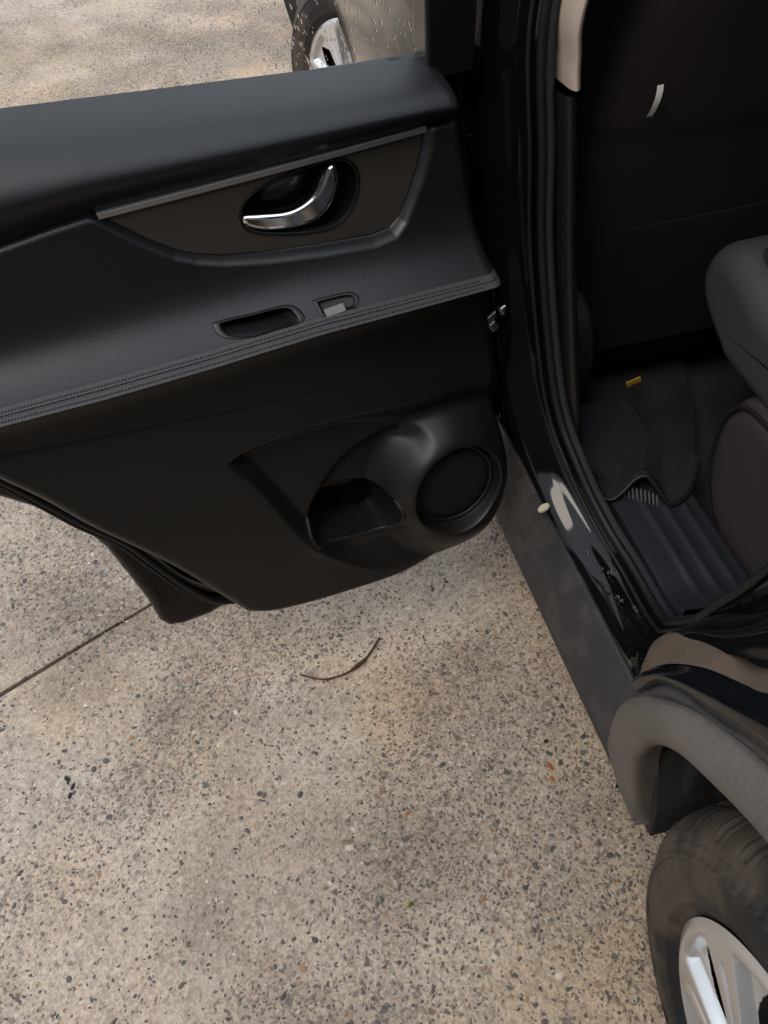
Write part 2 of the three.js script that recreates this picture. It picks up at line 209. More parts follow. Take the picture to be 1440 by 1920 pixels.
// ---------- materials ----------
const S = (o) => new THREE.MeshStandardMaterial({ side: THREE.DoubleSide, ...o }), PH = (o) => new THREE.MeshPhysicalMaterial({ side: THREE.DoubleSide, ...o });
const rgb = (r, g, b) => new THREE.Color().setRGB(r, g, b);
const M = {
  vinyl: PH({ color: rgb(0.0078, 0.0085, 0.0102), specularIntensity: 1, roughness: 0.4, bumpMap: grainBump, bumpScale: 0.00018 }),
  hard: PH({ color: rgb(0.0085, 0.0077, 0.0073), specularIntensity: 0.9, roughness: 0.42, bumpMap: grainBump, bumpScale: 0.00015 }),
  strap: S({ color: rgb(0.042, 0.041, 0.045), roughness: 0.55, bumpMap: grainBump, bumpScale: 0.0006 }),
  thread: S({ color: rgb(0.026, 0.026, 0.028), roughness: 0.8 }),
  bezel: S({ color: rgb(0.062, 0.053, 0.045), roughness: 0.36, metalness: 0.35 }),
  bezelEdge: S({ color: rgb(0.36, 0.34, 0.335), roughness: 0.38, metalness: 0.5 }),
  gloss: PH({ color: rgb(0.006, 0.006, 0.007), roughness: 0.22, clearcoat: 0.6, clearcoatRoughness: 0.08 }),
  cupBlack: PH({ color: rgb(0.005, 0.005, 0.0055), roughness: 0.34, specularIntensity: 0.5 }),
  chrome: S({ color: rgb(0.93, 0.93, 0.94), roughness: 0.07, metalness: 1 }),
  grille: PH({ color: rgb(0.008, 0.008, 0.008), roughness: 0.7, specularIntensity: 0.6, bumpMap: grilleBump, bumpScale: 0.0008 }),
  button: S({ color: rgb(0.16, 0.16, 0.17), roughness: 0.4 }),
  paint: PH({ color: rgb(0.005, 0.0055, 0.007), roughness: 0.1, specularIntensity: 0.9 }),
  jamb: PH({ color: rgb(0.004, 0.004, 0.0045), roughness: 0.07, specularIntensity: 0.55 }),
  rubber: PH({ color: rgb(0.009, 0.009, 0.0095), roughness: 0.5, specularIntensity: 0.6 }),
  clad: S({ map: dustMap, roughness: 0.62, bumpMap: grainBump, bumpScale: 0.0004 }),
  archDust: S({ map: archMap, roughness: 0.5, bumpMap: grainBump, bumpScale: 0.0004 }),
  dusty: S({ map: tanDust, roughness: 0.7 }),
  fabric: PH({ specularIntensity: 0.3, color: rgb(0.018, 0.0135, 0.0155), roughness: 0.95, bumpMap: clothBump, bumpScale: 0.0006 }),
  fabricSide: PH({ specularIntensity: 0.4, color: rgb(0.042, 0.032, 0.036), roughness: 0.95, bumpMap: clothBump, bumpScale: 0.0006 }),
  grey: PH({ specularIntensity: 0.6, color: rgb(0.045, 0.046, 0.051), roughness: 0.6, bumpMap: grainBump, bumpScale: 0.0005 }),
  dark: S({ color: rgb(0.012, 0.012, 0.013), roughness: 0.8 }),
  carpet: S({ color: rgb(0.02, 0.019, 0.021), roughness: 1, bumpMap: clothBump, bumpScale: 0.001 }),
  mat: PH({ specularIntensity: 0.3, color: rgb(0.022, 0.0205, 0.0225), roughness: 0.9, bumpMap: clothBump, bumpScale: 0.0009 }),
  scuff: PH({ color: rgb(0.018, 0.0195, 0.024), specularIntensity: 0.7, roughness: 0.48, bumpMap: grainBump, bumpScale: 0.0004 }),
  beige: S({ color: rgb(0.46, 0.37, 0.29), roughness: 0.65 }),
  steel: S({ color: rgb(0.55, 0.5, 0.47), roughness: 0.35, metalness: 0.9 }),
  cream: S({ color: rgb(0.5, 0.46, 0.33), roughness: 0.5 }),
  white: S({ color: rgb(0.7, 0.68, 0.66), roughness: 0.8 }),
  yellow: S({ color: rgb(0.35, 0.19, 0.02), roughness: 0.7 }),
  silver: PH({ color: rgb(0.66, 0.655, 0.65), roughness: 0.3, metalness: 0.7, clearcoat: 1, clearcoatRoughness: 0.08 }),
  tyre: S({ vertexColors: true, roughness: 0.62 }),
  liner: S({ color: rgb(0.02, 0.018, 0.016), roughness: 0.95 }),
  glass: PH({ color: 0xffffff, roughness: 0, transmission: 1, thickness: 0, ior: 1.5 }),
  tint: PH({ color: rgb(0.1, 0.11, 0.11), roughness: 0, transmission: 1, thickness: 0, ior: 1.5 }),
  water: PH({ color: 0xffffff, roughness: 0, transmission: 1, thickness: 0.002, ior: 1.33 }),
  headliner: S({ color: rgb(0.25, 0.22, 0.19), roughness: 1 }),
  concrete: S({ map: concreteMap, bumpMap: concreteBump, bumpScale: 0.006, roughness: 0.88, vertexColors: true }),
  soil: S({ color: rgb(0.06, 0.052, 0.046), roughness: 1 }),
  twig: S({ color: rgb(0.075, 0.035, 0.018), roughness: 0.9 }),
  leaf: S({ color: rgb(0.02, 0.018, 0.015), roughness: 0.9 }),
  rust: S({ color: rgb(0.3, 0.1, 0.025), roughness: 0.9 }),
  moss: S({ color: rgb(0.1, 0.11, 0.02), roughness: 0.9 }),
};

// ---------- ground: two cast slabs either side of a crack ----------
const crackDir = new THREE.Vector2(0.92, -0.392).normalize(), crackNorm = new THREE.Vector2(crackDir.y, -crackDir.x); // norm points towards +z side? set below
if (crackNorm.y < 0) crackNorm.negate();
const crackO = new THREE.Vector2(-0.8822, -1.1957);
const crackShift = (a) => 0.012 * (fbm3(a * 3.1, 2, 5, 4) - 0.5) + 0.02 * (fbm3(a * 0.9, 9, 1, 2) - 0.5);
const crackGap = (a) => 0.0028 + 0.005 * fbm3(a * 6, 4, 4, 3);
function stainTone(x, z) { // dirt stains on the concrete, by place
  let k = 1; const n = fbm3(x * 1.7, 0.5, z * 1.7, 4), n2 = fbm3(x * 6, 3.5, z * 6, 3), n3 = fbm3(x * 0.55 + 4, 7, z * 1.3, 4);
  k *= 1 - 0.2 * sm((n - 0.5) * 4) * (0.5 + 0.5 * sm((n2 - 0.35) * 4)); k *= 1.06 - 0.14 * n2;
  k *= 1.04 - 0.3 * sm((n3 - 0.54) * 7) * (0.4 + 0.6 * sm((n2 - 0.3) * 3));
  const yel = sm((fbm3(x * 1.1 + 2, 8, z * 1.1, 3) - 0.45) * 4) * 0.07 + 0.04 * (n2 - 0.5);
  return [k * (1 + yel * 0.1), k * (1 - yel * 0.35), k * (1 - yel * 1.15)];
}
function slab(side) {
  const as = [], bs = [0, 0.0008];
  for (let a = -40; a < 40;) { as.push(a); a += Math.max(0.02, Math.min(4, (Math.abs(a) - 1.6) * 0.12)); } as.push(40);
  for (let b = 0.02; b < 60;) { bs.push(b); b += Math.max(0.025, Math.min(5, (b - 1.5) * 0.12)); } bs.push(60);
  const pos = [], uv = [], idx = [], col = [];
  for (const a of as) for (let q = -1; q < bs.length; q++) {
    const b = q < 0 ? 0 : bs[q], fade = Math.exp(-b * 3), off = side * (b + crackGap(a)) + crackShift(a) * (fade);
    const x = crackO.x + crackDir.x * a + crackNorm.x * off, z = crackO.y + crackDir.y * a + crackNorm.y * off;
    pos.push(x, q < 0 ? -0.03 : q === 0 ? -0.002 : 0, z); uv.push(x, z); col.push(...stainTone(x, z));
  }
  grid(idx, as.length - 1, bs.length);
  if (side > 0) for (let i = 0; i < idx.length; i += 3) [idx[i], idx[i + 1]] = [idx[i + 1], idx[i]];
  const g = geo(pos, uv, idx); g.setAttribute('color', new THREE.Float32BufferAttribute(col, 3));
  return g;
}
for (const side of [-1, 1]) { const m = part(numbered('concrete_slab'), slab(side), M.concrete, scene); m.userData.kind = 'structure'; }
{ const g = new THREE.PlaneGeometry(120, 120); g.rotateX(-Math.PI / 2); g.translate(0, -0.009, 0); const m = part('ground', g, M.soil, scene); m.userData.kind = 'structure'; }
// stones of the aggregate standing slightly proud
{
  const base = new THREE.IcosahedronGeometry(1, 1), N = 9000, im = new THREE.InstancedMesh(base, S({ color: 0xffffff, roughness: 0.75 }), N), m4 = new THREE.Matrix4(), q = new THREE.Quaternion(), c = new THREE.Color();
  for (let i = 0; i < N; i++) {
    const x = -1.5 + rnd() * 2.0, z = -2.0 + rnd() * 2.1, t = rnd(), r = t < 0.93 ? 0.0015 + rnd() * 0.002 : 0.003 + rnd() * 0.0035;
    q.setFromEuler(new THREE.Euler(0, rnd() * 6.28, 0)); m4.compose(new THREE.Vector3(x, -r * 0.15, z), q, new THREE.Vector3(r * (1 + rnd() * 0.6), r * 0.4, r * (0.6 + rnd() * 0.5))); im.setMatrixAt(i, m4);
    const k = rnd(); if (k < 0.5) c.setRGB(0.085, 0.08, 0.077); else if (k < 0.72) c.setRGB(0.13, 0.1, 0.08); else if (k < 0.84) c.setRGB(0.28, 0.17, 0.1); else c.setRGB(0.5, 0.44, 0.36);
    c.multiplyScalar(0.75 + rnd() * 0.5); im.setColorAt(i, c);
  }
  im.name = 'aggregate_stones'; im.castShadow = im.receiveShadow = true; im.userData = { kind: 'stuff', label: 'small dark and brown stones embedded in the concrete driveway', category: 'stones' }; scene.add(im);
}

// ---------- house wall behind the photographer, out of frame: it shades the side of the door that faces it ----------
{
  const w = new THREE.Group(); w.name = 'garage_wall'; scene.add(w);
  part('wall', box(14, 3.0, 0.2, 0.02, -1, 1.5, 2.0), S({ color: rgb(0.13, 0.11, 0.095), roughness: 0.9 }), w);
  part('eave', box(14.4, 0.18, 0.9, 0.03, -1, 3.09, 1.7), S({ color: rgb(0.2, 0.19, 0.18), roughness: 0.8 }), w);
  thing(w, 'plain dark garage wall with a low eave facing the parked car', 'wall');
}

// ---------- the car ----------
const car = new THREE.Group(); car.name = 'parked_car'; scene.add(car);
thing(car, 'black car with its rear door open, dusty grey cladding and dark cabin', 'car');

// rocker cladding, from front arch to rear arch
const Zs = (prof, z0, z1, n = 6) => prof.map(([x, y]) => { const r = []; for (let i = 0; i <= n; i++) r.push([x, y, lerp(z0, z1, i / n)]); return r; });
part('rocker_cladding', loft(Zs([[0.16, 0.235], [0.10, 0.238], [0.072, 0.252], [0.064, 0.275], [0.064, 0.292], [0.074, 0.345], [0.088, 0.40], [0.096, 0.428], [0.102, 0.434], [0.108, 0.430], [0.112, 0.415]], -2.25, -0.46), 60, 40), M.clad, car);
// door opening: weather seal and painted jamb
const sealPath = [[0.30, 1.62, -1.12], [0.21, 1.40, -1.14], [0.135, 1.198, -1.142], [0.125, 0.997, -1.102], [0.122, 0.841, -1.067], [0.127, 0.635, -0.986], [0.142, 0.544, -0.90], [0.160, 0.488, -0.82], [0.172, 0.468, -0.74], [0.172, 0.468, -0.66], [0.166, 0.488, -0.612], [0.153, 0.53, -0.582], [0.15, 0.609, -0.533], [0.15, 0.713, -0.49], [0.15, 0.831, -0.444], [0.16, 1.05, -0.38], [0.21, 1.3, -0.28], [0.29, 1.55, -0.10]];
const jambOut = [[0.25, 1.60, -1.22], [0.14, 1.40, -1.235], [0.07, 1.198, -1.235], [0.055, 0.997, -1.20], [0.055, 0.841, -1.155], [0.06, 0.635, -1.075], [0.075, 0.52, -0.985], [0.096, 0.452, -0.86], [0.108, 0.431, -0.76], [0.108, 0.431, -0.64], [0.106, 0.452, -0.575], [0.094, 0.505, -0.54], [0.085, 0.6075, -0.5186], [0.085, 0.69, -0.473], [0.08, 0.7787, -0.388], [0.08, 0.95, -0.27], [0.12, 1.2, -0.16], [0.2, 1.45, 0.0]];
const mixRow = (t, dx, dn) => sealPath.map((p, i) => { const q = jambOut[i]; return [lerp(p[0], q[0], t) + dx, lerp(p[1], q[1], t) - dn * (i > 5 && i < 12 ? 1 : 0), lerp(p[2], q[2], t)]; });
part('door_jamb', loft([sealPath.map((p) => [p[0] + 0.004, p[1], p[2]]), mixRow(0.2, 0.012, 0.004), mixRow(0.45, 0.014, 0.006), mixRow(0.62, 0.004, 0.002), mixRow(0.8, -0.004, 0), jambOut], 170, 36, true, true), M.jamb, car);
const tubePath = (dx, dn) => sealPath.map((p, i) => { const q = jambOut[i], l = Math.hypot(p[1] - q[1], p[2] - q[2]) || 1; return [p[0] + dx, p[1] + (p[1] - q[1]) / l * dn, p[2] + (p[2] - q[2]) / l * dn]; });
part('weather_seal', merge([tube(tubePath(0.004, 0.002), 0.007, 240, 10), tube(tubePath(-0.012, -0.006), 0.0035, 240, 8)]), M.rubber, car);
part('opening_trim_lip', tube(tubePath(0.016, 0.003), 0.007, 240, 10), M.scuff, car);
// sill scuff plate with ribs
{
  const rows = [], n = 10, ribs = (x) => 0.0032 * Math.pow(0.5 + 0.5 * Math.cos((x - 0.250) / 0.034 * Math.PI * 2), 2) * sm((x - 0.222) / 0.01) * sm((0.342 - x) / 0.01);
  for (let i = 0; i <= 44; i++) { const x = lerp(0.196, 0.345, i / 44), y = 0.478 - 0.02 * Math.pow((x - 0.196) / 0.15, 1.5) + ribs(x) - (i === 0 ? 0.02 : 0); const r = []; for (let k = 0; k <= n; k++) { const t = k / n, z = lerp(-1.12, -0.615, t), endf = sm((z + 1.0) / 0.07) * sm((-0.635 - z) / 0.03); r.push([x + (t > 0.92 ? 0 : 0), (y - ribs(x) * (1 - endf)) + 0.03 * sm((z + 0.66) / 0.06) * (1 - i / 44), z]); } rows.push(r); }
  for (const [x, y] of [[0.352, 0.452], [0.362, 0.42], [0.37, 0.345]]) { const r = []; for (let k = 0; k <= n; k++) r.push([x, y, lerp(-1.12, -0.615, k / n)]); rows.push(r); }
  part('scuff_plate', loft(rows, 60, 150, false), M.scuff, car);
}
// B-pillar trim
const col5 = (x, dz, ys) => ys.map(([y, z]) => [x + (y > 1.2 ? (y - 1.2) * 0.36 : 0), y, z + dz]);
const PZ = [[0.44, -0.93], [0.58, -0.955], [0.7, -0.995], [0.87, -1.045], [1.02, -1.075], [1.088, -1.090]], PU = [[1.094, -1.092], [1.13, -1.097], [1.21, -1.095], [1.42, -1.1], [1.62, -1.09]];
part('pillar_trim', loft([col5(0.146, -0.075, PZ), col5(0.149, -0.04, PZ), col5(0.152, -0.008, PZ), col5(0.160, 0.004, PZ), col5(0.172, -0.006, PZ), col5(0.182, -0.05, PZ), col5(0.19, -0.2, PZ)], 40, 40), M.hard, car);
part('upper_pillar_trim', loft([col5(0.155, -0.062, PU), col5(0.158, -0.03, PU), col5(0.161, -0.004, PU), col5(0.167, 0.006, PU), col5(0.176, -0.004, PU), col5(0.182, -0.05, PU)], 40, 36), M.beige, car);
part('pillar_applique', loft([jambOut.slice(0, 6), jambOut.slice(0, 6).map(([x, y, z]) => [x - 0.006, y, z - 0.012]), jambOut.slice(0, 6).map(([x, y, z]) => [x - 0.012, y, z - 0.1]), jambOut.slice(0, 6).map(([x, y, z]) => [x + 0.0, y, z - 0.2])], 40, 20), M.gloss, car);
// pillar core so no light leaks behind the jamb
part('pillar_core', loft([[[0.135, 0.43, -1.07], [0.128, 0.8, -1.16], [0.128, 1.05, -1.21], [0.16, 1.3, -1.2], [0.28, 1.62, -1.18]], [[0.2, 0.43, -1.2], [0.2, 0.8, -1.24], [0.2, 1.05, -1.27], [0.22, 1.3, -1.27], [0.32, 1.62, -1.22]]], 20, 4), M.dark, car);

// rear quarter: dusty door ledge, skin and arch cladding
const arcAt = (r, x, a0, a1, n, zc = 0, yc = 0.352) => { const o = []; for (let i = 0; i <= n; i++) { const a = lerp(a0, a1, i / n); o.push([x, yc + r * Math.sin(a), zc - r * Math.cos(a)]); } return o; };
const PI = Math.PI;
const tanU = [...D.tanU, [0.085, 1.0, -0.235], [0.125, 1.2, -0.13]], tanL = [...D.tanL, [0.06, 1.0, -0.19], [0.1, 1.2, -0.09]];
const line2 = [...D.line2, ...arcAt(0.575, 0.04, 1.25, PI * 0.93, 8)];
const midRow = (A, B, t, off) => { const a = crv(A, 24), b = crv(B, 24); return a.map((p, i) => [lerp(p.x, b[i].x, t) + off[0], lerp(p.y, b[i].y, t) + off[1], lerp(p.z, b[i].z, t) + off[2]]); };
part('door_ledge', loft([tanU.map(([x, y, z]) => [x + 0.012, y - 0.008, z - 0.008]), tanU, midRow(tanU, tanL, 0.5, [-0.001, 0.004, 0.002]), tanL], 90, 16), M.dusty, car);
const qTop = [[0.062, 0.566, -0.502], [0.058, 0.669, -0.450], [0.058, 0.755, -0.389], [0.053, 0.83, -0.32], [0.052, 0.93, -0.23], [0.06, 1.05, -0.1], [0.07, 1.1, 0.15], [0.08, 1.1, 0.45], [0.12, 1.05, 0.62]];
const qLow = [[0.047, 0.571, -0.474], [0.046, 0.661, -0.432], [0.045, 0.714, -0.382], [0.043, 0.753, -0.332], [0.04, 0.824, -0.25], [0.036, 0.90, -0.1], [0.036, 0.91, 0.12], [0.04, 0.80, 0.38], [0.07, 0.55, 0.60]];
part('quarter_panel', loft([qTop, midRow(qTop, qLow, 0.5, [-0.012, 0.004, 0]), qLow], 90, 20), M.paint, car);
const gapRow = qLow.map(([x, y, z]) => [x + 0.012, y - 0.006, z + 0.004]);
const cladOut = [[0.062, 0.2784, -0.4104], [0.055, 0.306, -0.4646], [0.045, 0.3645, -0.5019], [0.04, 0.4505, -0.5015], [0.04, 0.52, -0.4894], [0.04, 0.5907, -0.4581], ...arcAt(0.511, 0.038, 0.6, PI - 0.05, 12)];
const cladIn = [[0.066, 0.2695, -0.4104], [0.05, 0.3414, -0.4229], [0.032, 0.4675, -0.4285], [0.026, 0.5447, -0.4135], [0.024, 0.6018, -0.3896], [0.022, 0.6622, -0.3436], ...arcAt(0.46, 0.018, 0.93, PI - 0.05, 12)];
{
  const A = [[0.433, 0.522], [0.623, 0.530], [0.758, 0.526], [0.881, 0.520], [1.085, 0.534], [1.388, 0.557], [1.78, 0.571], [2.277, 0.587], [2.82, 0.632]];
  const row = (x, f) => A.map(([a, r]) => { const R = f(r); return [x, 0.352 + R * Math.sin(a), -R * Math.cos(a)]; });
  part('arch_upper_lip', loft([row(0.056, (r) => r + 0.002), row(0.046, (r) => r - 0.004), row(0.043, (r) => lerp(r, 0.505, 0.5)), row(0.050, () => 0.505)], 120, 16, true, true), M.clad, car);
}
part('sill_end', box(0.07, 0.12, 0.20, 0.015, 0.15, 0.40, -0.50), M.dark, car);
part('arch_cladding', loft([cladOut.map(([x, y, z]) => [x + 0.02, y, z]), cladOut, midRow(cladOut, cladIn, 0.25, [-0.008, 0, 0]), midRow(cladOut, cladIn, 0.7, [-0.006, 0, 0]), cladIn, cladIn.map(([x, y, z]) => [x + 0.012, y - 0.006 * Math.sign(y - 0.3), z + 0.006]), cladIn.map(([x, y, z]) => [x + 0.04, y, z + 0.004])], 120, 36), M.archDust, car);
// wheel house
part('wheel_house', merge([loft([arcAt(0.475, 0.05, -0.15, PI + 0.1, 16), arcAt(0.475, 0.16, -0.15, PI + 0.1, 16), arcAt(0.45, 0.34, -0.15, PI + 0.1, 16)], 60, 8), (() => { const g = new THREE.CircleGeometry(0.47, 40); g.rotateY(-PI / 2); g.translate(0.335, 0.352, 0); return g; })()]), M.liner, car);
part('mud_guard', extr([[-0.435, 0.25], [-0.395, 0.252], [-0.40, 0.33], [-0.43, 0.42], [-0.45, 0.42]], 0.16, 0.003).rotateY(-PI / 2).translate(0.24, 0, 0).scale(1, 1, 1), M.liner, car);

// wheels
function tyreGeometry() {
  const prof = [[0.218, 0.02], [0.230, 0.012], [0.238, 0.006], [0.248, 0.001], [0.256, -0.005], [0.260, -0.008], [0.264, -0.0065], [0.285, -0.010], [0.305, -0.008], [0.312, -0.0062], [0.314, -0.0085], [0.319, -0.0075], [0.322, -0.002], [0.330, 0.004], [0.333, 0.008], [0.337, 0.010], [0.346, 0.018], [0.354, 0.030], [0.359, 0.050], [0.360, 0.066], [0.353, 0.068], [0.353, 0.076], [0.360, 0.078], [0.361, 0.10], [0.354, 0.102], [0.354, 0.11], [0.361, 0.112], [0.361, 0.15], [0.355, 0.18], [0.335, 0.21], [0.28, 0.23], [0.22, 0.2]];
  const NA = 840, dense = []; for (let i = 0; i < prof.length - 1; i++) { const k = i < 8 ? 3 : i < 14 ? 4 : 2; for (let j = 0; j < k; j++) dense.push([lerp(prof[i][0], prof[i + 1][0], j / k), lerp(prof[i][1], prof[i + 1][1], j / k)]); } dense.push(prof[prof.length - 1]);
  const pos = [], uv = [], idx = [], col = [];
  for (let a = 0; a <= NA; a++) for (let j = 0; j < dense.length; j++) {
    const th = a / NA * PI * 2; let [r, x] = dense[j]; const ph = (a % 12) / 12;
    if (r > 0.344 && x > 0.015) { const big = (a % 24) < 4; if (big) r -= 0.009 * sm((r - 0.342) / 0.008); else if ((a % 12) === 8) r -= 0.003; }
    if (r > 0.318 && r < 0.336 && x < 0.012 && (a % 8) < 3) r -= 0.0012;
    pos.push(x, r * Math.cos(th), r * Math.sin(th)); uv.push(th * 0.35, j * 0.01);
    const n = fbm3(Math.cos(th) * r * 7 + 3, x * 5, Math.sin(th) * r * 7, 4), f = fbm3(Math.cos(th) * r * 60, x * 60, Math.sin(th) * r * 60, 2), m = sm((n - 0.49) * 8) * (0.5 + 0.8 * f);
    col.push(lerp(0.009, 0.07, m), lerp(0.009, 0.052, m), lerp(0.0095, 0.038, m));
  }
  grid(idx, NA, dense.length - 1); const g = geo(pos, uv, idx); g.setAttribute('color', new THREE.Float32BufferAttribute(col, 3)); return g;
}
function hubcapGeometry() { // a dished cover with paired spokes and almond slots
  const NR = 70, NA = 420, pos = [], uv = [], idx = [], N = 7;
  const slot = (r, th) => { let d = ((th + HUB) / (2 * PI) * N) % 1; if (d < 0) d += 1; d = Math.abs(d - 0.5) * 2 * PI / N * r; const t = (r - 0.105) / 0.100; if (t < 0 || t > 1) return 1; return d - 0.031 * Math.sin(PI * Math.pow(t, 0.8)); };
  for (let i = 0; i <= NR; i++) for (let a = 0; a <= NA; a++) {
    const r = lerp(0.03, 0.238, i / NR), th = a / NA * 2 * PI; let d = ((th + HUB) / (2 * PI) * N) % 1; if (d < 0) d += 1;
    const spoke = Math.abs(d - 0.5) * 2; // 1 on spoke centre
    let x = -0.004 - 0.026 * Math.pow(1 - r / 0.238, 1.2) + 0.006 * sm((r - 0.225) / 0.016);
    x += 0.018 * sm((0.66 - spoke) / 0.2) * sm((r - 0.06) / 0.04) * sm((0.222 - r) / 0.02) - 0.006 * sm((spoke - 0.9) * 10) * -1 * sm((r - 0.08) / 0.03) * sm((0.2 - r) / 0.02);
    pos.push(x, r * Math.cos(th), r * Math.sin(th)); uv.push(r, th);
  }
  const w = NA + 1; for (let i = 0; i < NR; i++) for (let a = 0; a < NA; a++) { const r = lerp(0.03, 0.238, (i + 0.5) / NR), th = (a + 0.5) / NA * 2 * PI; if (slot(r, th) < 0) continue; const k = i * w + a; idx.push(k, k + w, k + 1, k + 1, k + w, k + w + 1); }
  return geo(pos, uv, idx);
}
const HUB = 0.12;
const tyreG = tyreGeometry(), hubG = hubcapGeometry(), hubBack = new THREE.CylinderGeometry(0.217, 0.217, 0.02, 40).rotateZ(PI / 2).translate(0.06, 0, 0), hubCentre = new THREE.LatheGeometry([[0, -0.026], [0.018, -0.025], [0.028, -0.021], [0.032, -0.012], [0.032, 0]].map(([r, y]) => new THREE.Vector2(r, y)), 32).rotateZ(-PI / 2);
function wheel(x, z, turn, steer) {
  const w = new THREE.Group(); w.name = 'wheel'; w.position.set(x, 0.352, z); w.rotation.y = steer; car.add(w);
  part('tyre', tyreG, M.tyre, w); const h = part('hubcap', hubG, M.silver, w); h.rotation.x = turn; part('rim', hubBack, M.dark, w); part('hub_badge', hubCentre, M.silver, w);
}
wheel(0.035, 0, 0, 0); wheel(0.21, -2.82, 0.5, 0.5);

// front half of the side: door, wing, arch
const yx = [[0.44, 0.095], [0.52, 0.055], [0.62, 0.028], [0.78, 0.008], [0.95, 0.012], [1.1, 0.035], [1.17, 0.055]];
part('front_door', loft(yx.map(([y, x]) => [[x, y, -1.155 - 0.12 * (y - 0.44)], [x - 0.004, y, -1.5], [x + 0.03, y + 0.0, -1.9], [x + 0.075, y, -2.3 - 0.12 * (y - 0.44)]]), 40, 40), M.paint, car);
part('front_door_cladding', loft([[0.47, 0.066], [0.50, 0.052], [0.56, 0.038], [0.585, 0.04]].map(([y, x]) => [[x, y, -1.18], [x, y, -1.6], [x, y, -2.18]]), 30, 10), M.clad, car);
{
  const a0 = arcAt(0.42, 0.13, 0.05, PI - 0.1, 18, -2.8), a1 = arcAt(0.48, 0.13, 0.03, PI - 0.08, 18, -2.8);
  // arcs run from the front; turn them so that the first point is at the rear
  part('front_arch_cladding', loft([a1.map(([x, y, z]) => [x + 0.02, y, z]), a1, a0.map(([x, y, z]) => [x - 0.004, y, z]), a0.map(([x, y, z]) => [x + 0.04, y, z])], 60, 14), M.clad, car);
  const top = []; for (let i = 0; i <= 18; i++) top.push([0.10 + 0.06 * Math.pow(1 - i / 18, 1), 1.08 - (i < 9 ? 0.16 * Math.pow(1 - i / 9, 1.6) : 0), lerp(-3.35, -2.17, i / 18)]);
  const low = arcAt(0.482, 0.128, 0.03, PI - 0.08, 18, -2.8); low[18][2] = -2.2; low[17][2] = -2.2;
  part('front_wing', loft([top, midRow(top, low, 0.5, [-0.02, 0.02, 0]), low], 60, 18), M.paint, car);
  part('front_wheel_house', loft([arcAt(0.43, 0.14, -0.15, PI + 0.15, 16, -2.8), arcAt(0.43, 0.5, -0.15, PI + 0.15, 16, -2.8)], 40, 4), M.liner, car);
}
// bonnet, bumper, windscreen, roof, far side, tailgate, floor
const across = (z, y, x0, x1, crown) => { const r = []; for (let i = 0; i <= 8; i++) { const t = i / 8; r.push([lerp(x0, x1, t), y + crown * 4 * t * (1 - t), z]); } return r; };
part('bonnet', loft([across(-3.5, 0.86, 0.2, 1.64, 0.03), across(-3.3, 0.97, 0.1, 1.74, 0.05), across(-2.9, 1.06, 0.07, 1.77, 0.06), across(-2.2, 1.1, 0.07, 1.77, 0.08)], 30, 20), M.paint, car);
part('front_bumper', loft([across(-3.5, 0.86, 0.2, 1.64, 0.0), across(-3.62, 0.7, 0.14, 1.7, 0.0), across(-3.64, 0.45, 0.12, 1.72, 0), across(-3.55, 0.25, 0.15, 1.69, 0)], 30, 16), M.clad, car);
part('windscreen', loft([across(-2.22, 1.1, 0.12, 1.72, 0.08), across(-1.9, 1.36, 0.2, 1.64, 0.08), across(-1.5, 1.62, 0.28, 1.56, 0.06)], 24, 14), M.tint, car);
part('roof', loft([across(-1.55, 1.60, 0.27, 1.57, 0.06), across(-1.0, 1.68, 0.26, 1.58, 0.05), across(-0.2, 1.68, 0.27, 1.57, 0.05), across(0.6, 1.6, 0.3, 1.54, 0.05)], 24, 20), M.paint, car);
part('headliner', loft([across(-1.5, 1.57, 0.29, 1.55, 0.05), across(-1.0, 1.64, 0.29, 1.55, 0.05), across(-0.2, 1.64, 0.29, 1.55, 0.05), across(0.55, 1.56, 0.32, 1.52, 0.05)], 24, 12), M.dark, car);
part('far_side', loft([[1.72, 0.25], [1.8, 0.45], [1.84, 0.75], [1.8, 1.12]].map(([x, y]) => [[x - 0.05, y, -3.4], [x, y, -2.4], [x, y, -0.8], [x - 0.06, y, 0.75]]), 30, 16), M.paint, car);
part('far_windows', loft([[1.8, 1.12], [1.69, 1.4], [1.58, 1.62]].map(([x, y]) => [[x, y, -2.1 + (y - 1.12) * 1.1], [x, y, -1.0], [x - 0.03, y, 0.6]]), 24, 10), M.tint, car);
part('tailgate', loft([across(0.95, 0.35, 0.15, 1.69, 0), across(0.98, 0.75, 0.1, 1.74, 0), across(0.92, 1.1, 0.14, 1.7, 0), across(0.7, 1.45, 0.25, 1.59, 0.0), across(0.58, 1.62, 0.3, 1.54, 0)], 20, 20), M.paint, car);
part('rear_side', loft([[[0.07, 0.3, 0.5], [0.1, 0.32, 0.8], [0.16, 0.35, 0.95]], [[0.05, 0.7, 0.45], [0.07, 0.72, 0.8], [0.11, 0.75, 0.98]], [[0.08, 1.1, 0.3], [0.1, 1.1, 0.7], [0.14, 1.1, 0.92]]], 16, 14), M.paint, car);
part('rear_quarter_window', loft([[[0.08, 1.1, -0.12], [0.09, 1.1, 0.4], [0.14, 1.1, 0.9]], [[0.2, 1.4, 0.0], [0.21, 1.4, 0.4], [0.24, 1.45, 0.7]], [[0.28, 1.6, 0.1], [0.28, 1.6, 0.35], [0.3, 1.62, 0.58]]], 16, 14), M.tint, car);
part('front_side_window', loft([[[0.055, 1.17, -1.3], [0.05, 1.17, -1.7], [0.07, 1.14, -2.15]], [[0.14, 1.4, -1.28], [0.14, 1.4, -1.6], [0.15, 1.36, -1.86]], [[0.26, 1.6, -1.25], [0.26, 1.6, -1.4], [0.26, 1.6, -1.55]]], 20, 12), M.tint, car);
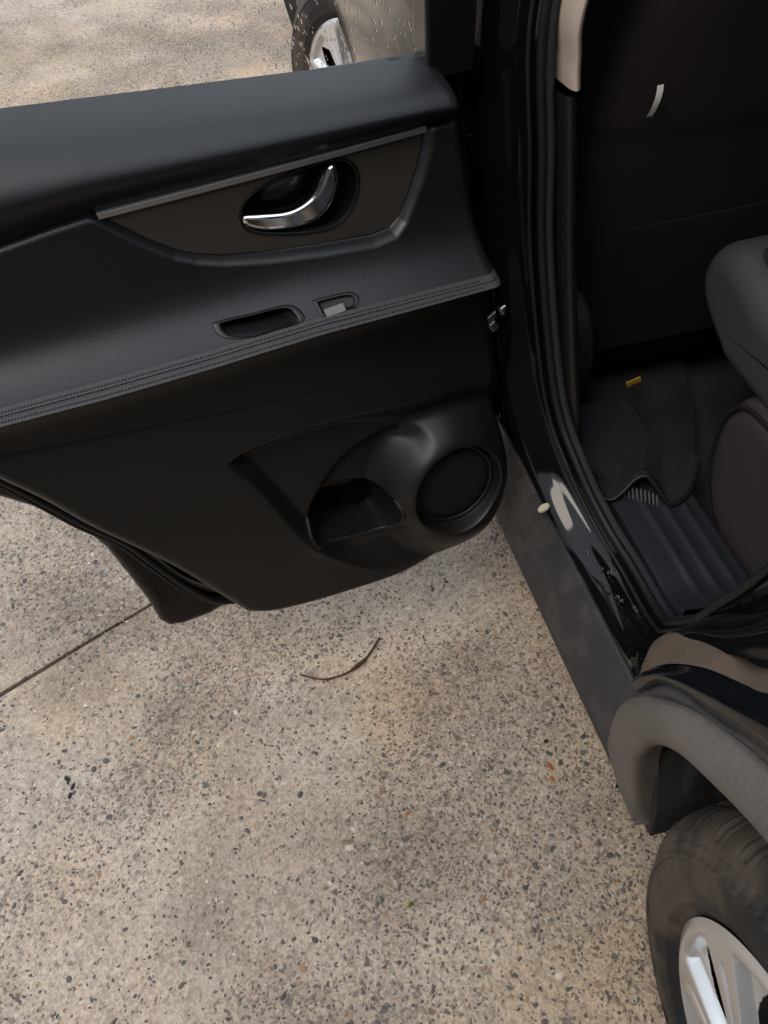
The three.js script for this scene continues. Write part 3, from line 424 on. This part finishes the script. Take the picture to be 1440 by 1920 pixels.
{ const g = new THREE.PlaneGeometry(1.5, 3.2); g.rotateX(-PI / 2); g.translate(0.92, 0.335, -1.1); part('floor_carpet', g, M.carpet, car); }
part('underbody', box(1.5, 0.05, 3.9, 0.02, 0.93, 0.27, -1.3), M.dark, car);
part('inner_sill', box(0.06, 0.17, 1.6, 0.02, 0.155, 0.34, -1.55), M.dark, car);
part('dashboard', box(1.46, 0.5, 0.45, 0.08, 0.92, 0.85, -2.2), M.dark, car);

// front seat
{
  const seat = new THREE.Group(); seat.name = 'front_seat'; car.add(seat);
  const ring = (y, cx, a, b, zc, p = 3.2) => { const o = []; for (let i = 0; i <= 40; i++) { const t = i / 40 * 2 * PI, c = Math.cos(t), s = Math.sin(t); o.push([cx - a * Math.sign(c) * Math.pow(Math.abs(c), 2 / p), y, zc + b * Math.sign(s) * Math.pow(Math.abs(s), 2 / p)]); } return o; };
  const rows = [[0.40, 0.53, 0.2, 0.06, -1.33], [0.46, 0.52, 0.255, 0.085, -1.315], [0.60, 0.505, 0.262, 0.095, -1.285], [0.78, 0.50, 0.264, 0.095, -1.255], [0.90, 0.495, 0.262, 0.09, -1.235], [0.96, 0.497, 0.255, 0.088, -1.225], [1.0, 0.50, 0.255, 0.086, -1.215], [1.1, 0.507, 0.235, 0.08, -1.2], [1.18, 0.51, 0.20, 0.072, -1.185], [1.24, 0.51, 0.15, 0.055, -1.175], [1.255, 0.51, 0.05, 0.02, -1.172]].map((r) => ring(...r));
  part('backrest', loft(rows, 80, 60), M.fabric, seat);
  part('map_pocket', loft([[[0.31, 0.80, -1.166], [0.5, 0.80, -1.160], [0.70, 0.80, -1.166]], [[0.308, 0.808, -1.160], [0.5, 0.81, -1.154], [0.702, 0.808, -1.160]], [[0.305, 0.79, -1.160], [0.5, 0.79, -1.152], [0.705, 0.79, -1.160]], [[0.31, 0.52, -1.205], [0.5, 0.52, -1.200], [0.70, 0.52, -1.205]]], 20, 20), M.fabric, seat);
  part('cushion', box(0.50, 0.17, 0.52, 0.06, 0.5, 0.53, -1.6), M.fabric, seat);
  part('recliner_cover', extr([[-1.33, 0.44], [-1.17, 0.46], [-1.135, 0.54], [-1.15, 0.62], [-1.2, 0.665], [-1.28, 0.67], [-1.36, 0.6]], 0.03, 0.012, 0, 40).rotateY(-PI / 2).translate(0.262, 0, 0), M.scuff, seat);
  part('base', box(0.42, 0.12, 0.5, 0.03, 0.5, 0.40, -1.55), M.dark, seat);
  part('tag', (() => { const g = new THREE.PlaneGeometry(0.010, 0.046, 1, 6), p = g.attributes.position; for (let i = 0; i < p.count; i++) { const y = p.getY(i); p.setXYZ(i, p.getX(i) + y * 0.16, y, 0.012 * Math.sin((y + 0.023) / 0.046 * 2.2)); } g.computeVertexNormals(); g.rotateX(-0.1); g.translate(0.307, 1.040, -1.127); return g; })(), M.white, seat);
  part('label', box(0.03, 0.012, 0.004, 0.001, 0.375, 0.462, -1.16, 0, 0, 0.25), M.yellow, seat);
  part('headrest', loft([[1.27, 0.51, 0.1, 0.03, -1.16], [1.30, 0.51, 0.125, 0.045, -1.155], [1.4, 0.51, 0.125, 0.045, -1.145], [1.46, 0.51, 0.1, 0.035, -1.14], [1.475, 0.51, 0.03, 0.01, -1.14]].map((r) => ring(...r)), 60, 30), M.fabric, seat);
}
// rear bench
{
  const seat = new THREE.Group(); seat.name = 'rear_bench'; car.add(seat);
  const sec = (x) => [[x, 0.38, -0.66], [x, 0.40, -0.80], [x, 0.46, -0.865], [x, 0.56, -0.885], [x, 0.655, -0.865], [x, 0.70, -0.79], [x, 0.69, -0.55], [x, 0.66, -0.35]];
  const ins = (x, k) => sec(x).map(([a, y, z]) => [a, lerp(0.53, y, k), lerp(-0.62, z, k)]);
  part('cushion', loft([ins(0.374, 0.2), ins(0.366, 0.74), ins(0.37, 0.9), ins(0.395, 0.985), sec(0.44), sec(0.9), sec(1.45)], 60, 70), M.fabricSide, seat);
  const pipe = ins(0.372, 0.955); part('piping', tube(pipe, 0.004, 80, 6), M.fabric, seat);
  part('backrest', loft([0.3, 0.62, 0.95, 1.3, 1.36].map((y, i) => across(-0.34 + 0.2 * (y - 0.6) + (i === 4 ? 0.06 : 0), y, 0.36, 1.5, 0)), 20, 20), M.fabricSide, seat);
}
// rear door, open
{
  const door = new THREE.Group(); door.name = 'rear_door'; door.position.set(0.06, 0.40, -1.0145); door.rotation.set(-0.13, 0.1498, 0, 'YXZ'); car.add(door);
  const L1 = interp(D.L1), L2 = interp(D.L2), L3 = interp(D.L3), L4 = interp(D.L4);
  const beltPts = [[-0.98, 0.862], ...D.belt.slice(0, 6), [-0.05, 0.7585]], belt = interp(beltPts);
  const hingePts = [...D.hingeEdge.slice(1)].reverse().map(([x, y]) => [y, x]); hingePts.push([0.80, -0.055]); const xr = interp(hingePts);
  const leftPts = [[-0.0306, -0.5208], ...D.archEdge.slice(1).map(([x, y]) => [y, x]), [0.47, -0.852], [0.56, -0.905], [0.68, -0.945], [0.86, -0.96]]; const xl = interp(leftPts);
  const recess = smoothPoly(D.recess), scoop = smoothPoly(D.scoop), bin = smoothPoly(D.bin), bez = D.bezel, grab = smoothPoly(D.grab), swb = smoothPoly(D.switchBezel);
  const SC = [-0.1145, 0.0955], SR = 0.076;
  const round = (d, r, h) => { const t = 1 - clamp(d / r); return h * (1 - Math.sqrt(Math.max(0, 1 - t * t))); };
  function relief(x, y, reg, edge, plain) {
    let w = 0; const b = belt(x), l1 = L1(x), l2 = L2(x), l3 = L3(x);
    if (reg === 0) { const s = (y - l1) / (b - l1); w = 0.002 + 0.028 * Math.sin(PI / 2 * clamp(s / 0.4)) - 0.10 * Math.pow(clamp((s - 0.28) / 0.72), 2.1); }
    else if (reg === 1) {
      const s = (l1 - y) / (l1 - l2); w = 0.010 + 0.053 * Math.pow(clamp((s - 0.42) / 0.58), 3);
      w -= round(l1 - y, 0.011, 0.012);
      const db = sdf(bez, x, y); w -= 0.014 * (db > 0 ? Math.pow(clamp(1 - db / 0.013), 2) : 1); w -= 0.05 * sm((-db - 0.004) / 0.014);
      if (!plain) { const dg = sdf(grab, x, y); w -= 0.045 * sm((-dg - 0.001) / 0.008); const ds = sdf(swb, x, y); w -= 0.014 * sm((-ds - 0.001) / 0.006); }
    } else if (reg === 2) {
      const s = clamp((l2 - y) / (l2 - l3)); w = 0.062 + 0.022 * Math.pow(s, 0.75) - 0.0035 * Math.exp(-Math.pow((s - 0.55) / 0.05, 2));
    } else {
      const t = Math.max(0, l3 - y); w = 0.022 + 0.062 * Math.exp(-Math.pow(t / 0.020, 1.4)); const l4 = L4(x); w += 0.0012 * sm((l4 - y) / 0.008) + 0.010 * sm((l4 - y) / 0.25);
      const dr = sdf(recess, x, y); const lft = sm((x + 0.5) / 0.05);
      w -= 0.026 * sm(-dr / (0.028 + 0.03 * sm((x + 0.3) / 0.15))) * sm((y + 0.055) / 0.10);
      const dp = Math.hypot(x - SC[0], (y - SC[1]) * 0.93); const ds = sdf(scoop, x, y); w -= 0.020 * sm((-ds + 0.004) / 0.034) * (1 - sm((0.135 - dp) / 0.05));
      const da = Math.atan2(y - SC[1], x - SC[0]); w += (0.046 + 0.008 * Math.max(0, Math.cos(da - 2.2))) * sm((0.150 - dp) / 0.070);
      const dd = sdf(bin, x, y); w -= 0.06 * sm(-dd / 0.011); if (dd > 0) w += 0.016 * Math.exp(-dd / 0.014) * sm((0.13 - y) / 0.07) * sm((y + 0.03) / 0.05);
      w = Math.max(w, -0.07); w = lerp(w, 0.030, sm((SR + 0.008 - dp) / 0.010));
    }
    return w - round(edge, 0.020, 0.034);
  }
  const NU = 440;
  function region(reg, top, bot, nv) {
    const pos = [], uv = [], idx = [];
    for (let i = 0; i <= NU; i++) for (let j = 0; j <= nv; j++) {
      const a = i / NU, s = j / nv; let y = 0.5, x = -0.4;
      for (let k = 0; k < 5; k++) { const l = xl(y), r = xr(y); x = lerp(l, r, a); y = lerp(top(x), bot(x), s); }
      const l = xl(y), r = xr(y); pos.push(x, y, relief(x, y, reg, Math.min(r - x, (x - l) * 0.7))); uv.push(x, y);
    }
    grid(idx, NU, nv); for (let i = 0; i < idx.length; i += 3) [idx[i], idx[i + 1]] = [idx[i + 1], idx[i]]; return geo(pos, uv, idx);
  }
  part('upper_trim', region(0, belt, L1, 70), M.vinyl, door);
  part('middle_trim', region(1, L1, L2, 180), M.vinyl, door);
  const arm = part('armrest', region(2, L2, L3, 20), M.strap, door);
  // lower trim: a Coons patch
  {
    const T = (a) => { let x = lerp(xl(0.49), xr(0.49), a); return [x, L3(x)]; };
    const botC = crv([[-0.5208, -0.0306], ...[...D.bottom].reverse().slice(1), ...[...D.corner].reverse().slice(1, 2)]), B = (a) => { const p = botC.getPointAt(a); return [p.x, p.y]; };
    const lc = crv([[...T(0)], [-0.8205, 0.424], ...[...D.archEdge].reverse()]), Lf = (s) => { const p = lc.getPointAt(s); return [p.x, p.y]; };
    const rc = crv([T(1), ...D.hingeEdge.slice(4), D.corner[1]]), Rt = (s) => { const p = rc.getPointAt(s); return [p.x, p.y]; };
    const nv = 300, pos = [], uv = [], idx = [], P00 = T(0), P10 = T(1), P01 = B(0), P11 = B(1);
    const outline = []; for (let i = 0; i <= 60; i++) outline.push(Lf(i / 60)); for (let i = 1; i <= 60; i++) outline.push(B(i / 60)); for (let i = 59; i >= 0; i--) outline.push(Rt(i / 60));
    const edgeD = (x, y) => { let d = 1e9; for (let i = 1; i < outline.length; i++) { const a = outline[i - 1], b = outline[i], ex = b[0] - a[0], ey = b[1] - a[1], t = clamp(((x - a[0]) * ex + (y - a[1]) * ey) / (ex * ex + ey * ey)); d = Math.min(d, Math.hypot(x - a[0] - ex * t, y - a[1] - ey * t)); } return d; };
    const bs = [], ts = []; for (let i = 0; i <= NU; i++) { bs.push(B(i / NU)); ts.push(T(i / NU)); }
    for (let i = 0; i <= NU; i++) for (let j = 0; j <= nv; j++) {
      const a = i / NU, s = j / nv, t = ts[i], b = bs[i], l = Lf(s), r = Rt(s), q = [0, 1].map((k) => (1 - s) * t[k] + s * b[k] + (1 - a) * l[k] + a * r[k] - ((1 - a) * (1 - s) * P00[k] + a * (1 - s) * P10[k] + (1 - a) * s * P01[k] + a * s * P11[k]));
      pos.push(q[0], q[1], relief(q[0], q[1], 3, edgeD(q[0], q[1]))); uv.push(q[0], q[1]);
    }
    grid(idx, NU, nv); for (let i = 0; i < idx.length; i += 3) [idx[i], idx[i + 1]] = [idx[i + 1], idx[i]];
    part('lower_trim', geo(pos, uv, idx), M.hard, door);
  }
  { const b = D.bin, lip = [...b.slice(6), b[0], b[1]]; let cx = 0, cy = 0; for (const p of b) { cx += p[0] / b.length; cy += p[1] / b.length; } part('pocket_lip', tube(lip.map(([x, y]) => { const X = cx + (x - cx) * 1.03, Y = cy + (y - cy) * 1.05; return [X, Y, relief(X, Y, 3, 1) - 0.001]; }), 0.0042, 90, 10), M.hard, door); }
  // stitching on the armrest
  { const list = []; for (const sR of [0.30, 0.80]) for (let k = 0; k < 190; k++) { const x = -0.80 + k * 0.0039; if (x > xr(0.48) - 0.03) break; const y = lerp(L2(x), L3(x), sR), w = relief(x, y, 2, 1); list.push(new THREE.BoxGeometry(0.0012, 0.0052, 0.0012).rotateZ(-0.25).translate(x, y, w + 0.0004)); } const st = part('stitching', merge(list), M.thread, door); }
  // inner handle
  part('handle_bezel', extr(D.bezel, 0.002, 0.0025, -0.006, 0, [D.cup]), M.bezel, door);
  part('bezel_edge', loft([D.bezelTop.map(([x, y]) => [x + 0.001, y + 0.0040, -0.010]), D.bezelTop.map(([x, y]) => [x + 0.001, y + 0.0005, 0.0050]), D.bezelTop.map(([x, y]) => [x + 0.002, y - 0.0075, 0.0035])], 40, 8, false), M.bezelEdge, door);
  { const c = [-0.29, 0.637], ringAt = (k, w) => [...D.cup, D.cup[0]].map(([x, y]) => [lerp(c[0], x, k), lerp(c[1], y, k), w]); part('handle_cup', loft([ringAt(1.03, -0.002), ringAt(1.0, 0.001), ringAt(0.98, -0.002), ringAt(0.93, -0.016), ringAt(0.80, -0.030), ringAt(0.5, -0.037), ringAt(0.03, -0.038)], 90, 40), M.cupBlack, door); }
  part('handle', extr(D.handle, 0.012, 0.0065, -0.016, 90), M.chrome, door);
  // window switch and pull cup
  const tray = (pts, rings) => { let cx = 0, cy = 0; for (const p of pts) { cx += p[0] / pts.length; cy += p[1] / pts.length; } return loft(rings.map(([k, dw]) => [...pts, pts[0]].map(([x, y]) => { const X = lerp(cx, x, k), Y = lerp(cy, y, k), yy = Math.max(Y, L2(X) + 0.0005); return [X, yy, relief(X, yy, 1, 1, true) + dw]; })), 80, 40); };
  part('pull_cup', tray(D.grab, [[1.16, -0.001], [1.10, 0.0022], [1.0, 0.003], [0.94, 0.0], [0.86, -0.012], [0.7, -0.026], [0.3, -0.030], [0.02, -0.030]]), M.hard, door);
  part('switch_bezel', tray(D.switchBezel, [[1.20, -0.001], [1.12, 0.0018], [0.98, 0.0022], [0.92, 0.0], [0.86, -0.005], [0.4, -0.006], [0.02, -0.006]]), M.hard, door);
  { const bx = -0.279, by = 0.502, e = 0.002, sl = (relief(bx, by - e, 1, 1, true) - relief(bx, by + e, 1, 1, true)) / (2 * e), sw = part('window_switch', box(0.030, 0.013, 0.006, 0.002, 0, 0, 0), M.button, door); sw.position.set(bx, by, relief(bx, by, 1, 1, true) - 0.0005); sw.rotation.set(-Math.atan(sl) + 0.12, 0, 0.04); }
  // speaker grille
  { const g = new THREE.LatheGeometry([[0, 0.008], [0.03, 0.0075], [0.055, 0.005], [0.066, 0.001], [0.069, -0.004]].map(([r, y]) => new THREE.Vector2(r, y)), 64); g.rotateX(PI / 2); g.scale(1, 1.07, 1); { const p = g.attributes.position, u = g.attributes.uv; for (let i = 0; i < p.count; i++) u.setXY(i, p.getX(i) * 22, p.getY(i) * 22); } g.translate(SC[0], SC[1], 0.032); part('speaker_grille', g, M.grille, door); const t = new THREE.TorusGeometry(0.0725, 0.0035, 10, 80); t.scale(1, 1.07, 1); t.translate(SC[0], SC[1], 0.032); part('speaker_ring', t, M.hard, door); }
  // door shell behind the trim
  const shellPts = [[0.0, 0.74], [0.004, 0.5], [0.004, 0.2], [0.0, 0.03], [-0.03, -0.015], [-0.08, -0.035], [-0.2, -0.058], [-0.35, -0.06], [-0.48, -0.06], ...[...D.shell].reverse(), [-0.87, 0.36], [-0.93, 0.47], [-0.975, 0.6], [-0.99, 0.72], [-0.99, 0.84], [-0.6, 0.79], [-0.2, 0.755]];
  part('door_shell', extr(shellPts, 0.055, 0.018, -0.13), M.jamb, door);
  part('outer_skin', extr(shellPts.map(([x, y]) => [x, y]), 0.004, 0.004, -0.140), M.paint, door);
  part('lower_weather_strip', merge([tube([...D.strip.map(([x, y]) => [x, y, -0.030]), [-0.50, -0.045, -0.03]], 0.006, 60, 8), tube([...D.strip.map(([x, y]) => [x - 0.012, y - 0.010, -0.046]), [-0.53, -0.062, -0.046]], 0.0045, 60, 8)]), M.rubber, door);
  part('inner_skirt', loft([[...D.archEdge].reverse().map(([x, y]) => [x + 0.004, y + 0.003, -0.03]), [...D.strip].map(([x, y]) => [x, y, -0.055])], 60, 6), M.jamb, door);
  // window frame and pane
  const front = [[-0.0672, 0.74], [-0.0606, 0.83], [-0.052, 1.0], [-0.06, 1.2]];
  part('window_frame', extr([[-0.067, 0.73], [-0.0595, 0.84], [-0.05, 1.0], [-0.055, 1.20], [-0.12, 1.232], [-0.5, 1.262], [-0.78, 1.245], [-0.86, 1.16], [-0.962, 0.80], [-0.995, 0.80], [-0.90, 1.2], [-0.80, 1.295], [-0.5, 1.312], [-0.1, 1.285], [0.02, 1.23], [0.04, 1.0], [0.018, 0.84], [0.004, 0.73]], 0.035, 0.006, -0.085), M.gloss, door);
  part('window_glass', (() => { const s = new THREE.Shape([[-0.055, 0.70], [-0.05, 1.0], [-0.06, 1.21], [-0.12, 1.24], [-0.5, 1.27], [-0.79, 1.25], [-0.87, 1.16], [-0.96, 0.86], [-0.965, 0.76]].map(([x, y]) => new THREE.Vector2(x, y))); const g = new THREE.ShapeGeometry(s); g.translate(0, 0, -0.065); return g; })(), M.glass, door);
  part('belt_seal', tube(beltPts.map(([x, y]) => [x, y - 0.012, -0.062]), 0.008, 60, 8), M.rubber, door);
  { // rain on the pane
    const N = 3200, im = new THREE.InstancedMesh(new THREE.IcosahedronGeometry(1, 2), M.water, N), m4 = new THREE.Matrix4(), q = new THREE.Quaternion();
    for (let i = 0; i < N; i++) { const x = -0.95 + rnd() * 0.88, y = 0.77 + rnd() * 0.45, r = 0.0005 + 0.0010 * Math.pow(rnd(), 2), e = 1.4 + rnd() * 2.6; q.setFromEuler(new THREE.Euler(0, 0, 0.28 + (rnd() - 0.5) * 0.3)); m4.compose(new THREE.Vector3(x, y, -0.0655), q, new THREE.Vector3(r, r * e, 0.0006)); im.setMatrixAt(i, m4); }
    im.name = 'raindrops'; im.userData.kind = 'stuff'; im.castShadow = im.receiveShadow = true; door.add(im);
  }
  // check strap and hinges
  part('check_strap', merge([box(0.11, 0.014, 0.006, 0.002, 0.04, 0.358, -0.045, 0, 0, 0.5), box(0.026, 0.022, 0.014, 0.004, 0.036, 0.357, -0.038, 0, 0, 0.5), box(0.014, 0.018, 0.012, 0.003, 0.006, 0.338, -0.03, 0, 0, 0.5)]), M.steel, door);
  for (const y of [0.12, 0.60]) part('hinge', merge([box(0.07, 0.045, 0.012, 0.004, 0.035, y, -0.11), new THREE.CylinderGeometry(0.009, 0.009, 0.06, 16).translate(0.055, y, -0.10)]), M.jamb, door);
}
part('sill_plug', (() => { const g = new THREE.CylinderGeometry(0.011, 0.0115, 0.004, 24); g.scale(1, 1, 0.6); g.rotateZ(0.5); g.translate(0.086, 0.474, -0.897); return g; })(), M.cream, car);
{ // drips left on the sill
  const list = []; for (const [z, t] of [[-0.775, 0.4], [-0.762, 0.45], [-0.748, 0.6], [-0.742, 0.66], [-0.700, 0.45], [-0.692, 0.5], [-0.672, 0.72], [-0.665, 0.75], [-0.80, 0.3], [-0.725, 0.35]]) { const r = 0.0015 + rnd() * 0.0018, g = new THREE.IcosahedronGeometry(1, 2); g.scale(r, r * 0.5, r * 1.4); g.translate(lerp(0.112, 0.165, t), 0.446 + 0.012 * t, z); list.push(g); }
  const m = part('water_drips', merge(list), M.water, car); m.userData.kind = 'stuff';
}

// ---------- loose things in the car ----------
{
  const m = D.mat, rows = [m, m.map(([x, y, z]) => [x + 0.003, y + 0.003, z - 0.010]), m.map(([x, y, z], i) => [lerp(x, lerp(0.245, 0.4, i / 12), 0.3), lerp(y, 0.47, 0.45), lerp(z, -1.0, 0.35)]), m.map(([x, y, z], i) => [lerp(0.252, 0.46, i / 12), 0.455 - 0.03 * i / 12, -1.06]), m.map(([x, y, z], i) => [lerp(0.27, 0.52, i / 12), 0.385, -1.18]), m.map(([x, y, z], i) => [lerp(0.28, 0.6, i / 12), 0.36, -1.42])];
  const fm = new THREE.Group(); fm.name = 'floor_mat'; scene.add(fm);
  part('carpet', loft(rows, 90, 40, true, true), M.mat, fm); part('binding', tube(m, 0.0045, 120, 8), M.rubber, fm);
  const nibs = []; for (let i = 0; i < 9; i++) for (let j = 0; j < 5; j++) nibs.push(new THREE.CylinderGeometry(0.0008, 0.0014, 0.006, 6).translate(0.226 + i * 0.0055, 0.480 + j * 0.0035 - Math.abs(i - 4) * 0.0012, -0.876 + i * 0.0042 - j * 0.002));
  part('backing_nibs', merge(nibs), M.button, fm).userData.kind = 'stuff';
  thing(fm, 'dark carpet floor mat with a wavy curled edge in the rear footwell', 'floor mat');
}
{
  const prof = [[-0.905, 0.675], [-0.96, 0.69], [-1.03, 0.735], [-1.05, 0.785], [-1.03, 0.835], [-0.98, 0.862], [-0.92, 0.852], [-0.85, 0.832], [-0.7, 0.828], [-0.6, 0.83], [-0.585, 0.75], [-0.62, 0.68]];
  const b = new THREE.Group(); b.name = 'booster_seat'; scene.add(b);
  part('shell', extr(prof, 0.36, 0.045, 0, 80).rotateY(-PI / 2).translate(0.79, 0, 0), M.grey, b);
  part('cup_recess', new THREE.LatheGeometry([[0, -0.012], [0.03, -0.012], [0.037, -0.004], [0.040, 0.002], [0.044, 0.0]].map(([r, y]) => new THREE.Vector2(r, y)), 40).translate(0.465, 0.862, -0.93), M.dark, b);
  thing(b, 'dark grey moulded booster seat resting on the rear bench cushion', 'booster seat');
}
// ---------- litter on the concrete ----------
{
  const t = new THREE.Group(); t.name = 'twig'; scene.add(t);
  const pts = D.twig.map(([x, y, z], i) => [x + (rnd() - 0.5) * 0.002, 0.004 + rnd() * 0.003, z + (rnd() - 0.5) * 0.002]), c = crv(pts), pos = [], uv = [], idx = [];
  for (let i = 0; i <= 80; i++) { const p = c.getPointAt(i / 80), r = 0.0016 + 0.0018 * fbm3(i * 0.3, 1, 2, 3) + 0.0028 * Math.exp(-Math.pow((i - 50) / 5, 2)); for (let k = 0; k <= 8; k++) { const a = k / 8 * 2 * PI; pos.push(p.x + r * Math.cos(a) * 0.4, p.y + r * Math.sin(a), p.z + r * Math.cos(a)); uv.push(i / 80, k / 8); } }
  grid(idx, 80, 8); part('stem', geo(pos, uv, idx), M.twig, t);
  const side = []; for (let k = 0; k < 14; k++) { const p = c.getPointAt(0.08 + 0.045 * k), l = 0.006 + rnd() * 0.006, a = rnd() * 6.28; side.push(new THREE.TubeGeometry(new THREE.LineCurve3(p, new THREE.Vector3(p.x + Math.cos(a) * l, p.y - 0.001, p.z + Math.sin(a) * l)), 2, 0.0006, 5)); }
  part('side_shoots', merge(side), M.twig, t).userData.kind = 'stuff';
  thing(t, 'thin curved brown twig lying on the concrete below the door', 'twig');
}
function scrap(name, list, mat, label, category, group) { const m = part(numbered(name), merge(list), mat, scene); thing(m, label, category, group); return m; }
const flake = (x, z, l, w, a) => { const g = new THREE.IcosahedronGeometry(1, 2), p = g.attributes.position; for (let i = 0; i < p.count; i++) { const k = 1 + 0.5 * (fbm3(p.getX(i) * 2 + x * 50, p.getY(i) * 2, p.getZ(i) * 2 + z * 50, 2) - 0.5); p.setXYZ(i, p.getX(i) * l * k, p.getY(i) * 0.0022, p.getZ(i) * w * k); } g.computeVertexNormals(); g.rotateY(a); g.translate(x, 0.0022, z); return g; };
scrap('seed_husk', [flake(-0.8831, -0.9016, 0.007, 0.004, -0.9), flake(-0.8815, -0.893, 0.003, 0.002, 0.5)], M.leaf, 'short black husk beside a longer sliver on the open concrete', 'husk');
scrap('bark_sliver', [flake(-0.872, -0.882, 0.008, 0.0032, 1.1), flake(-0.8785, -0.8640, 0.007, 0.0028, 1.2)], M.leaf, 'longer black bark sliver beside a short husk on the open concrete', 'bark');
scrap('seed', [flake(0.1073 - 0.06, -0.7062, 0.005, 0.004, 0.2)], M.leaf, 'tiny dark seed on the concrete close to the rocker panel', 'seed');
scrap('leaf_fragment', [flake(0.035, -0.655, 0.004, 0.010, 0.2), flake(0.03, -0.63, 0.003, 0.006, 0.4)], M.rust, 'rust orange leaf fragment on concrete near the rocker panel', 'leaf');
scrap('moss_tuft', [flake(-0.293, -0.4819, 0.005, 0.004, 0.6)], M.moss, 'tiny yellow green moss tuft on the open concrete', 'moss');

renderer.render(scene, camera);
